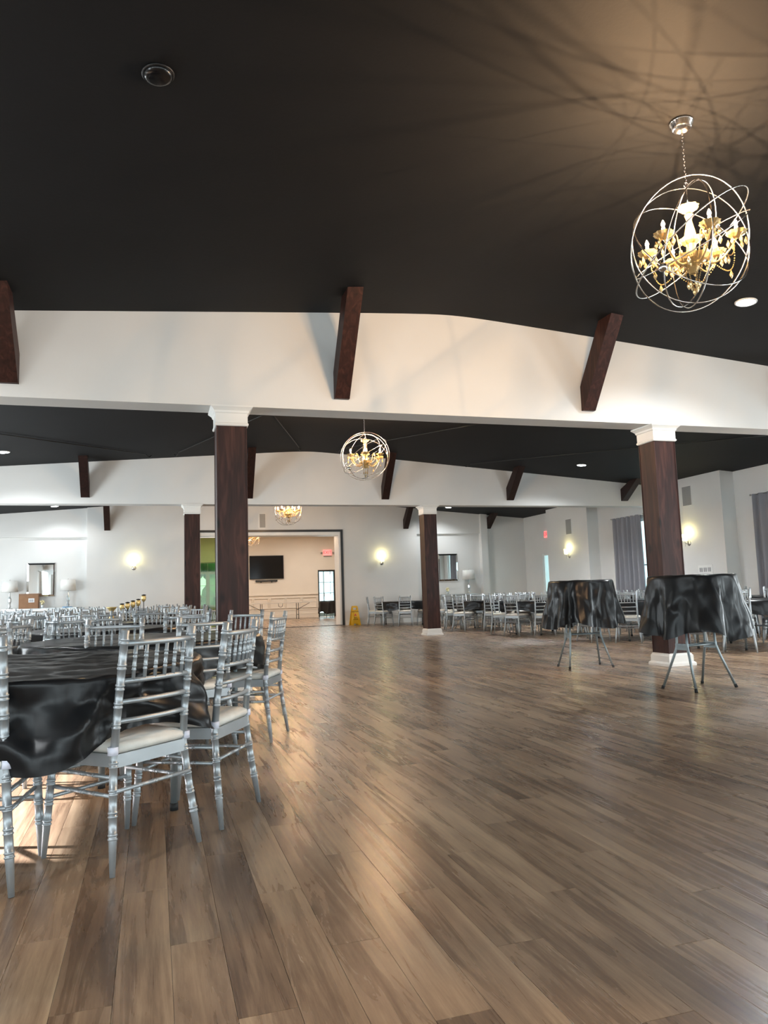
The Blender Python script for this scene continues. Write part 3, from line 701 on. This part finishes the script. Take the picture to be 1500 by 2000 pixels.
    obj('crystal_drop', dm, t_, (0, 0, zc - .34))
    tag(beads.build('bead_strings', M_crystal, t_, (0, 0, zc)), kind='stuff')
    return t_
ch1 = chandelier_proto(.425, 'large lit crystal orb chandelier hanging nearest, upper right', True)
ch1.location = (3.6, 4.1, cz(3.6))
ch2 = chandelier_proto(.40, 'lit crystal orb chandelier hanging in the middle bay', False); ch2.location = (3.5, 12.2, cz(3.5))
dup(ch2, (3.58, 20.4, cz(3.58)), .5, 'lit crystal orb chandelier in far bay, cut by the header')
dup(ch2, (3.6, 28.6, 4.30), 1.0, 'crystal orb chandelier in the next room beside the near left column')

# ---------------------------------------------------------------- wall fittings
def sconce(x, y, z, rz, label):
    t_ = thing('wall_sconce', label, 'wall lamp', (x, y, z), rz, group='lit wall sconces')
    MB().lathe([(.001, 0), (.06, .0), (.065, .008), (.05, .02), (.001, .025)], 20).build('backplate', M_nickel, t_, (0, 0, -.12), rot=(PI / 2, 0, 0))
    MB().tube([(0, -.02, -.12), (0, -.08, -.13), (0, -.12, -.11), (0, -.12, -.06)], .009, 8).build('arm', M_nickel, t_)
    MB().lathe([(.05, -.06), (.055, -.055), (.068, .10), (.065, .10), (.048, -.05)], 20).build('shade', M_sconce, t_, (0, -.12, 0))
    MB().tube([(0, -.12, -.08), (0, -.12, -.20)], .004, 6).build('crystal_pendant', M_glasslamp, t_)
    lamp('sconce_bulb', 'POINT', 4.5, (1.0, 0.86, 0.38), t_, (0, -.12, .15), .03)
sconce(-.59, 24.3, 2.16, 0, 'lit wall sconce on back wall left of the wide opening')
sconce(7.44, 24.3, 2.16, 0, 'lit wall sconce on back wall right of the wide opening')
sconce(12.62, 20.8, 2.12, -PI / 2, 'lit sconce on right wall left of the grey curtain')
sconce(12.62, 15.25, 2.12, -PI / 2, 'lit sconce on right wall half hidden by near right column')

def speaker(x, y, z, rz, label, w_=.22, h_=.48):
    t_ = thing('wall_speaker', label, 'speaker', (x, y, z), rz, group='flush wall speakers')
    MB().box(-w_ / 2, w_ / 2, -.012, 0, -h_ / 2, h_ / 2).build('frame', M_trim, t_)
    MB().box(-w_ / 2 + .015, w_ / 2 - .015, -.016, -.012, -h_ / 2 + .015, h_ / 2 - .015).build('grille', M_grille, t_)
speaker(3.40, 24.3, 3.5, 0, 'flush grey speaker above the wide opening')
speaker(12.62, 20.75, 2.93, -PI / 2, 'flush grey speaker on right wall above the sconce', .34, .50)
speaker(12.62, 15.2, 3.17, -PI / 2, 'flush grey speaker peeking right of near right column', .34, .50)
t = thing('wall_plate_sign', 'small white sign with grey characters above the right draped cocktail table', 'sign', (12.62, 14.75, 1.33), -PI / 2)
MB().box(-.24, .24, -.012, 0, -.11, .11).build('plate', M_white, t)
bars = MB()
for gx in (-.14, 0, .14):
    for k in range(3): bars.box(gx - .05 + k * .038, gx - .05 + k * .038 + .022, -.015, -.012, -.05, .05)
bars.build('lettering', M_greyink, t)

def mirror(x, y, z, w_, h_, label):
    t_ = thing('wall_mirror', label, 'mirror', (x, y, z), 0)
    b_ = .05
    MB().box(-w_ / 2, w_ / 2, -.03, 0, -h_ / 2, h_ / 2).build('back_board', M_darkframe, t_)
    MB().box(-w_ / 2 + b_, w_ / 2 - b_, -.036, -.030, -h_ / 2 + b_, h_ / 2 - b_).build('mirror_glass', M_mirror, t_)
    fr = MB()
    A = [(-w_ / 2, -h_ / 2), (w_ / 2, -h_ / 2), (w_ / 2, h_ / 2), (-w_ / 2, h_ / 2)]; B_ = [(-w_ / 2 + b_, -h_ / 2 + b_), (w_ / 2 - b_, -h_ / 2 + b_), (w_ / 2 - b_, h_ / 2 - b_), (-w_ / 2 + b_, h_ / 2 - b_)]
    for i in range(4):
        j = (i + 1) % 4
        fr.add([(A[i][0], -.030, A[i][1]), (A[j][0], -.030, A[j][1]), (B_[j][0], -.045, B_[j][1]), (B_[i][0], -.045, B_[i][1])], [(0, 1, 2, 3)])
    fr.build('bevelled_frame', M_mirror, t_)
mirror(-3.24, 24.52, 1.75, .78, 1.0, 'silver edged wall mirror in left niche above the box')
mirror(9.95, 24.52, 1.85, .74, .95, 'silver edged wall mirror in right niche reflecting a curtain')

def console(x, y, w_, label):
    t_ = thing('console_table', label, 'console table', (x, y, 0))
    MB().box(-w_ / 2, w_ / 2, -.2, .2, .875, .90).build('tabletop', M_glasslamp, t_)
    MB().box(-w_ / 2 + .02, w_ / 2 - .02, -.18, .18, .82, .875).build('apron', M_nickel, t_)
    for sx in (-1, 1):
        for sy in (-1, 1): MB().box(sx * (w_ / 2 - .05) - .02, sx * (w_ / 2 - .05) + .02, sy * .16 - .02, sy * .16 + .02, 0, .82).build('leg', M_nickel, t_)
console(-3.2, 24.28, 2.05, 'silver console table in the left niche carrying box and lamps')
console(9.95, 24.28, 2.05, 'silver console table in the right niche under mirror')

def table_lamp(x, y, z, label):
    t_ = thing('table_lamp', label, 'lamp', (x, y, z))
    MB().lathe([(.09, 0), (.09, .02), (.03, .03)], 20).build('base', M_nickel, t_)
    MB().lathe([(.02, .03), (.045, .07), (.025, .14), (.05, .22), (.05, .30), (.02, .38), (.01, .52)], 12, smooth=False).build('body', M_glasslamp, t_)
    MB().lathe([(.225, .50), (.20, .83), (.197, .83), (.222, .50)], 32).build('shade', M_shade, t_)
    MB().lathe([(.006, .83), (.012, .85), (.002, .87)], 8).build('finial', M_nickel, t_)
    MB().tube([(-.2, 0, .825), (.2, 0, .825)], .004, 4).build('shade_spider', M_nickel, t_)
table_lamp(-4.05, 24.25, .90, 'white drum table lamp at left end of left console')
table_lamp(-2.46, 24.25, .90, 'white drum table lamp on left console right of mirror')
table_lamp(10.62, 24.25, .90, 'white drum table lamp on the right niche console')
t = thing('cardboard_box', 'brown cardboard box with white label on left console', 'box', (-3.52, 24.25, .90))
MB().box(-.26, .26, -.15, .15, 0, .44).build('carton', M_card, t); MB().box(.0, .16, -.154, -.15, .18, .30).build('shipping_label', M_paper, t)
MB().box(-.26, .26, -.152, -.15, .40, .42).build('tape', mat('tan_tape', (.2, .1, .05), .4), t)
lb = MB()
for k in range(7): lb.box(.02 + k * .017, .028 + k * .017, -.156, -.154, .20, .27)
lb.build('label_print', M_greyink, t)
def flowers(x, y, z, label):
    t_ = thing('flower_vase', label, 'flowers', (x, y, z), group='cream flower arrangements')
    MB().lathe([(.035, 0), (.05, .03), (.055, .08), (.045, .1), (.04, .1), (.04, .02)], 14).build('vase', M_glasslamp, t_)
    bl = MB(); rn = random.Random(5)
    for k in range(14):
        a = rn.uniform(0, 2 * PI); q = rn.uniform(0, .07); zz = .15 + rn.uniform(-.02, .07); s_ = rn.uniform(.022, .035)
        bl.lathe([(s_ * .3, -s_), (s_, -s_ * .2), (s_ * .9, s_ * .5), (s_ * .2, s_ * .7)], 7, (q * math.cos(a), q * math.sin(a), zz), False)
    bl.build('blossoms', M_flower, t_)
    st = MB()
    for k in range(5):
        a = k * 1.3; st.tube([(0, 0, .03), (.05 * math.cos(a), .05 * math.sin(a), .15)], .003, 4)
    st.build('stems', M_leaf, t_)
flowers(-3.16, 24.2, .90, 'cream flowers in small vase beside the cardboard box')
flowers(9.78, 24.2, .90, 'cream flowers in small vase under the right mirror')
t = thing('blue_tray', 'small blue tray under the lamp on left console', 'tray', (-2.46, 24.12, .90))
MB().lathe([(.13, 0), (.15, .025), (.145, .025), (.125, .005)], 24).build('dish', M_blue, t)

# curtains
def curtain(y0, y1, label, xx=12.9, z0=.04, z1=2.97):
    t_ = thing('curtain', label, 'curtain', (xx, (y0 + y1) / 2, 0), group='grey curtains on the right wall')
    n = int((y1 - y0) * 60); hw = (y1 - y0) / 2; mb = MB(); front = []; back = []
    lv = [z0, .8, 1.6, 2.3, 2.75, z1]
    vs = []
    for li, z in enumerate(lv):
        sh = .02 if z > 2.8 else 0
        for i in range(n + 1):
            u = i / n; y = -hw + 2 * hw * u; ph = u * (y1 - y0) * 2 * PI * 4.6
            amp = .075 * (1 - .4 * (z / 3)); xo = amp * math.sin(ph + .5 * math.sin(ph * .37 + z * .3)) + .012 * noise.noise(Vector((y * 7, z, 1)))
            vs.append((xo, y, z))
    k = len(vs); vs += [(x + .006, y, z) for x, y, z in vs]; fs = []
    for li in range(len(lv) - 1):
        for i in range(n):
            a = li * (n + 1) + i; fs.append((a, a + n + 1, a + n + 2, a + 1)); fs.append((k + a, k + a + 1, k + a + n + 2, k + a + n + 1))
    mb.add(vs, fs, True); mb.build('drape', M_curtain, t_)
    MB().tube([(.02, -hw - .1, z1 - .01), (.02, hw + .1, z1 - .01)], .012, 8).build('rod', M_nickel, t_)
    for sg in (-1, 1): MB().lathe([(.012, -.02), (.025, 0), (.012, .02)], 10).build('finial', M_nickel, t_, (.02, sg * (hw + .11), z1 - .01))
    for sg in (-1, 1): MB().box(.02, .1, sg * (hw + .04) - .01, sg * (hw + .04) + .01, z1 - .03, z1).build('bracket', M_nickel, t_)
curtain(17.49, 18.78, 'grey curtain on right wall just left of near right column')
curtain(11.7, 13.38, 'grey curtain on right wall at right edge of picture')
curtain(6.1, 7.7, 'grey curtain on right wall beyond the picture edge')

# ---------------------------------------------------------------- chairs
def ringed(ctrl, r, rings, n, hi, taper=None):
    ctrl = [Vector(q) for q in ctrl]; L_ = [0]
    for a, b_ in zip(ctrl, ctrl[1:]): L_.append(L_[-1] + (b_ - a).length)
    tot = L_[-1]
    def at(s_):
        s_ = max(0, min(tot, s_))
        for i in range(len(L_) - 1):
            if s_ <= L_[i + 1] + 1e-9:
                return ctrl[i].lerp(ctrl[i + 1], (s_ - L_[i]) / (L_[i + 1] - L_[i]))
        return ctrl[-1]
    S = [(l, r) for l in L_]
    if taper: S[0] = (0, r * taper); S.append((.13, r))
    if hi:
        for q in rings:
            for o in (-.0075, .0075):
                c_ = q + o
                S += [(c_ - .004, r * .97), (c_ - .0025, r * 1.13), (c_ + .0025, r * 1.13), (c_ + .004, r * .97)]
    S.sort(key=lambda q: q[0])
    return [at(a) for a, _ in S], [b_ for _, b_ in S]

def chair_proto(hi, name, label):
    t_ = thing(name, label, 'chair', (0, 0, 0), group='silver ballroom chairs at the round tables')
    n = 10 if hi else 5
    for sx in (-1, 1):   # rear leg running up into the back post
        p_, r_ = ringed([(sx * .222, -.225, 0), (sx * .198, -.195, .22), (sx * .180, -.175, .42), (sx * .176, -.185, .55), (sx * .176, -.235, .915)], .0165, [.14, .22, .30, .40, .55, .63, .70, .78, .88], n, hi, .65)
        MB().tube(p_, r_, n).build('rear_leg', M_silver, t_)
        p_, r_ = ringed([(sx * .208, .215, 0), (sx * .190, .185, .41)], .0165, [.14, .22, .30, .37], n, hi, .65)
        MB().tube(p_, r_, n).build('front_leg', M_silver, t_)
    # seat frame with bowed front
    def outline(s_, f=1.0):
        pts = [(-.175 * s_, -.19 * s_), (.175 * s_, -.19 * s_), (.205 * s_, .05 * s_), (.20 * s_, .17 * s_), (.12 * s_, .215 * s_), (0, .23 * s_), (-.12 * s_, .215 * s_), (-.20 * s_, .17 * s_), (-.205 * s_, .05 * s_)]
        return pts
    MB().prism(outline(1.0), 'z', .385, .435).build('seat_frame', M_silver, t_)
    def pad(s_, z): return [(x, y, z) for x, y in outline(s_)]
    vs = pad(.95, .437) + pad(1.0, .450) + pad(.99, .468) + pad(.85, .482) + pad(.4, .486); fs = []
    for i in range(4):
        for j in range(9): fs.append((i * 9 + j, i * 9 + (j + 1) % 9, (i + 1) * 9 + (j + 1) % 9, (i + 1) * 9 + j))
    fs.append(tuple(range(36, 45))); fs.append(tuple(range(9))[::-1])
    cu = MB().add(vs, fs, True).build('cushion', M_cushion, t_)
    if hi:
        for sx in (-1, 1):
            MB().tube([(sx * .186, -.178, .435), (sx * .186, -.178, .465)], .021, 10).build('tie', M_tie, cu)
    def rail(z, y, r_=.0105, bow=.022):
        return MB().tube([(-.176, y, z), (-.09, y - bow * .8, z), (0, y - bow, z), (.09, y - bow * .8, z), (.176, y, z)], r_, 8 if hi else 5)
    zy = lambda z: -.185 - (z - .55) * .137
    rail(.862, zy(.862), .012).build('crest_rail', M_silver, t_)
    rails = [.715, .635, .56]
    if hi:
        for z in rails: rail(z, zy(z)).build('back_rail', M_silver, t_)
        for k in range(6):
            x = -.126 + k * .0504; bo = .022 * (1 - (x / .19) ** 2)
            p_, r_ = ringed([(x, zy(.715) - bo, .715), (x, zy(.862) - bo, .862)], .0075, [.05, .10], 8, True)
            MB().tube(p_, r_, 8).build('spindle', M_silver, t_)
        for (a, b_) in (((-.187, .19, .28), (-.19, -.195, .28)), ((.187, .19, .28), (.19, -.195, .28)), ((-.187, .19, .35), (-.19, -.19, .35)), ((.187, .19, .35), (.19, -.19, .35)), ((-.187, .195, .24), (.187, .195, .24)), ((-.19, -.20, .30), (.19, -.20, .30)), ((-.187, .19, .34), (.187, .19, .34))):
            L_ = (Vector(a) - Vector(b_)).length
            p_, r_ = ringed([a, b_], .0085, [L_ * .3, L_ * .5, L_ * .7], 8, True); MB().tube(p_, r_, 8).build('stretcher', M_silver, t_)
    else:
        mb = MB()
        for z in rails:
            mb.tube([(-.176, zy(z), z), (0, zy(z) - .02, z), (.176, zy(z), z)], .0105, 4)
        mb.build('back_rails', M_silver, t_)
        mb = MB()
        for k in range(6):
            x = -.126 + k * .0504; mb.tube([(x, zy(.715) - .015, .715), (x, zy(.862) - .015, .862)], .0085, 4, caps=False)
        mb.build('spindles', M_silver, t_)
        mb = MB()
        for (a, b_) in (((-.187, .19, .28), (-.19, -.195, .28)), ((.187, .19, .28), (.19, -.195, .28)), ((-.187, .195, .24), (.187, .195, .24)), ((-.19, -.20, .30), (.19, -.20, .30)), ((-.187, .19, .34), (.187, .19, .34))):
            mb.tube([a, b_], .009, 4, caps=False)
        mb.build('stretchers', M_silver, t_)
    return t_
protos = {True: None, False: None}
def place_chair(x, y, dx, dy, label):
    rz = math.atan2(dy, dx) - PI / 2     # local +Y faces (dx, dy)
    pr = project(x, y, .5)
    if not pr or not (-90 < pr[0] < 1590): return None
    hi = math.hypot(x, y) < 10.5
    if protos[hi] is None:
        protos[hi] = chair_proto(hi, 'ballroom_chair', label); o = protos[hi]; o.location = (x, y, 0); o.rotation_euler = (0, 0, rz)
        return o
    return dup(protos[hi], (x, y, 0), rz, label)

# ---------------------------------------------------------------- round tables, cloths, chairs
CLOTH = {}
def table_set(cx, cy, desc, idx, r=.86, chairs=8, cdist=.93, phase=None, skip=()):
    rn = random.Random(idx * 13 + 5)
    t_ = thing('round_table', 'folding round table beneath the cloth of ' + desc, 'table', (cx, cy, 0), group='round folding tables')
    MB().lathe([(r - .03, .715), (r - .02, .717), (r - .02, .733), (r - .03, .735)], 40).build('tabletop', M_plywood, t_)
    for sx in (-1, 1):
        for sy in (-1, 1):
            lg = MB().tube([(sx * .62, sy * .36, .03), (sx * .62, sy * .36, .715)], .018, 8).build('leg', M_greyleg, t_)
            MB().tube([(sx * .62, sy * .36, 0), (sx * .62, sy * .36, .035)], .021, 8).build('rubber_foot', M_rubber, lg)
        MB().tube([(sx * .62, -.36, .3), (sx * .62, .36, .3)], .012, 6).build('crossbar', M_greyleg, t_)
    t_.rotation_euler = (0, 0, rn.uniform(0, 3))
    near_ = math.hypot(cx, cy) < 7.5
    key = 'n%d' % idx if near_ else 'f%d' % (idx % 3)
    if key not in CLOTH:
        if idx == 1:
            def bulge(a, t__):
                # long corner of the sheet pushed out between the two nearest chairs
                v = 0
                for a0, wd, am in ((-1.22, .14, .05), (-.45, .14, .09), (-.9, .2, -.07), (-1.75, .3, -.06), (-.1, .2, -.04)):
                    d_ = (a - a0 + PI) % (2 * PI) - PI; v += am * math.exp(-(d_ / wd) ** 2) * t__ ** .8
                return v
            def dropf(a):
                v = 0
                for a0, wd, am in ((-1.25, .30, .09), (-1.7, .3, .06), (-.42, .16, .07)):
                    d_ = (a - a0 + PI) % (2 * PI) - PI; v += am * math.exp(-(d_ / wd) ** 2)
                return v
            CLOTH[key] = make_cloth('tablecloth', r - .01, .742, .235, 11, .014, .01, 1.7, 260, 24, .05, .03, .012, phase=.3, bulge=bulge, dropf=dropf)
        else:
            CLOTH[key] = make_cloth('tablecloth', r, .742, .24, 13, .022, .02, idx * 1.37, 160 if near_ else 84, 16 if near_ else 7, .2, .014, .006)
    c_ = obj('tablecloth', CLOTH[key], None, (cx, cy, 0), rn.uniform(0, 1.5) if idx > 1 else 0)
    tag(c_, 'black plastic cloth covering ' + desc, 'tablecloth', 'black plastic cloths on the round tables')
    if chairs:
        vw = math.atan2(cy, cx)      # direction from the camera to the table
        posn = ['far side', 'far left', 'left side', 'near left', 'near side', 'near right', 'right side', 'far right']
        for k in range(8):
            if k in skip: continue
            a = vw + k * PI / 4 + rn.uniform(-.07, .07); dd = cdist + rn.uniform(-.05, .10)
            fa = a + PI + rn.uniform(-.12, .12)
            place_chair(cx + dd * math.cos(a), cy + dd * math.sin(a), math.cos(fa), math.sin(fa), 'silver chair on %s of %s' % (posn[k], desc))
table_set(-.62, 3.92, 'the nearest round table, lower left', 1, chairs=0, r=.86)
# the five chairs of the nearest table that the photograph shows, placed one by one
def chair_rear(x, y, dx, dy, label):
    n_ = math.hypot(dx, dy); dx /= n_; dy /= n_
    place_chair(x + dx * .225, y + dy * .225, dx, dy, label)
chair_rear(.02, 3.24, -.66, .75, 'silver ballroom chair with ivory cushion, foremost and fully visible')
chair_rear(-.70, 3.06, .12, .99, 'silver ballroom chair cut by lower left edge of picture')
chair_rear(.40, 3.71, -.87, .49, 'silver ballroom chair directly right of the foremost chair')
chair_rear(-.24, 5.17, -.30, -.95, 'silver ballroom chair across the nearest table, back above black cloth')
chair_rear(-1.02, 5.08, .30, -.95, 'silver ballroom chair across nearest table at left picture edge')
table_set(-.06, 5.98, 'the second table of the left aisle row', 2, chairs=0)
chair_rear(.89, 5.60, -.90, .42, 'silver ballroom chair rightmost of the left group, beside open floor')
for (x, y, dx, dy, l) in ((.27, 7.02, -.33, -.94, 'silver ballroom chair on far side of the second left aisle table'), (.80, 6.85, -.7, -.7, 'silver ballroom chair behind second left aisle table, before near left column'),
                          (-.62, 6.95, .5, -.86, 'silver ballroom chair on far left of second left aisle table'), (-1.12, 6.15, 1, -.1, 'silver ballroom chair on left side of second left aisle table'),
                          (.32, 5.02, -.35, .94, 'silver ballroom chair on near side of the second left aisle table')):
    chair_rear(x, y, dx, dy, l)
ordn = ['first', 'second', 'third', 'fourth', 'fifth', 'sixth', 'seventh', 'eighth']
LA = [(-.55, 8.55), (-.15, 10.9), (-.25, 13.2), (-.25, 15.4), (-.55, 18.3), (-.6, 20.7)]
LO = [(-2.05, 6.7), (-2.75, 9.0), (-2.45, 11.3), (-2.6, 13.5), (-2.6, 15.7), (-3.0, 18.4), (-3.1, 20.8)]
RA = [(8.85, 9.75), (8.75, 12.4), (8.5, 15.15), (8.45, 17.95), (9.2, 20.6), (7.65, 22.75)]
RW = [(11.2, 11.2), (11.1, 13.7), (11.1, 16.4), (10.9, 18.9), (11.3, 21.4)]
ix = 3
for i, (x, y) in enumerate(LA): table_set(x, y, 'the %s table of the left aisle row' % ordn[i + 2], ix); ix += 1
for i, (x, y) in enumerate(LO): table_set(x, y, 'the %s table of the outer left row' % ordn[i], ix); ix += 1
for i, (x, y) in enumerate(RA): table_set(x, y, 'the %s table of the right aisle row' % ordn[i], ix, r=.84); ix += 1
for i, (x, y) in enumerate(RW): table_set(x, y, 'the %s table of the row by the curtains' % ordn[i], ix, r=.84); ix += 1

# gold topped picks standing in a row on a far left table
gl = ['leftmost', 'second', 'middle', 'fourth', 'rightmost and tallest']
for k in range(5):
    t_ = thing('gold_goblet', '%s gold goblet with black top in row above the left chairs' % gl[k], 'ornament', (-.50 + k * .085, 13.1 + k * .02, .75), group='gold ornaments with black tops')
    h = .17 + k * .022 + (.05 if k == 4 else 0)
    MB().lathe([(.035, 0), (.035, .006), (.006, .015), (.006, h - .05), (.012, h - .045)], 12).build('stem', M_black, t_)
    MB().lathe([(.01, h - .05), (.034, h - .02), (.040, h + .015), (.032, h + .045), (.02, h + .055)], 14).build('bowl', M_gold, t_)
    MB().lathe([(.020, h + .045), (.036, h + .06), (.038, h + .068), (.006, h + .075)], 12).build('cap', M_black, t_)
t_ = thing('gold_bowl', 'low gold bowl left of the row of gold goblets', 'ornament', (-.66, 13.1, .75))
MB().lathe([(.05, 0), (.04, .02), (.02, .06), (.03, .12), (.07, .17), (.085, .185), (.08, .19), (.02, .15)], 18).build('bowl', M_gold, t_)

# ---------------------------------------------------------------- draped cocktail tables
def cocktail(cx, cy, r, label, clabel, seed, ph, rz):
    t_ = thing('cocktail_table', label, 'table', (cx, cy, 0), rz, group='tall cocktail tables with grey folding legs')
    MB().lathe([(r - .02, 1.065), (r - .01, 1.07), (r - .01, 1.09), (r - .02, 1.095)], 40).build('tabletop', M_plywood, t_)
    for sx in (-1, 1):
        for sy in (-1, 1):
            lg = MB().tube([(sx * .19, sy * .05, 1.065), (sx * .205, sy * .06, .42), (sx * .22, sy * .09, .32), (sx * .285, sy * .19, .02)], .0125, 10).build('leg', M_greyleg, t_)
            MB().tube([(sx * .284, sy * .188, .03), (sx * .29, sy * .198, 0)], .0155, 8).build('rubber_foot', M_rubber, lg)
        MB().box(sx * .205 - .012, sx * .205 + .012, -.07, .07, .38, .44).build('hinge_plate', M_greyleg, t_)
    for sy in (-1, 1): MB().tube([(-.205, sy * .05, .42), (.205, sy * .05, .42)], .009, 8).build('crossbar', M_greyleg, t_)
    c_ = obj('tablecloth', make_cloth('tablecloth', r, 1.102, .57, 8, .052, .075, seed, 240, 30, .06, .024, .003, phase=ph, vert=3.2), None, (cx, cy, 0), .3)
    tag(c_, clabel, 'tablecloth', 'black plastic cloths on the cocktail tables')
cocktail(5.29, 8.52 - .02, .40, 'tall cocktail table with grey legs, left one of two', 'black plastic drape on the left tall cocktail table', 4.4, 1.1, -.15)
cocktail(5.12, 6.20, .41, 'tall cocktail table with grey legs before near right column', 'crumpled black plastic drape on right cocktail table before the column', 8.1, .2, .2)
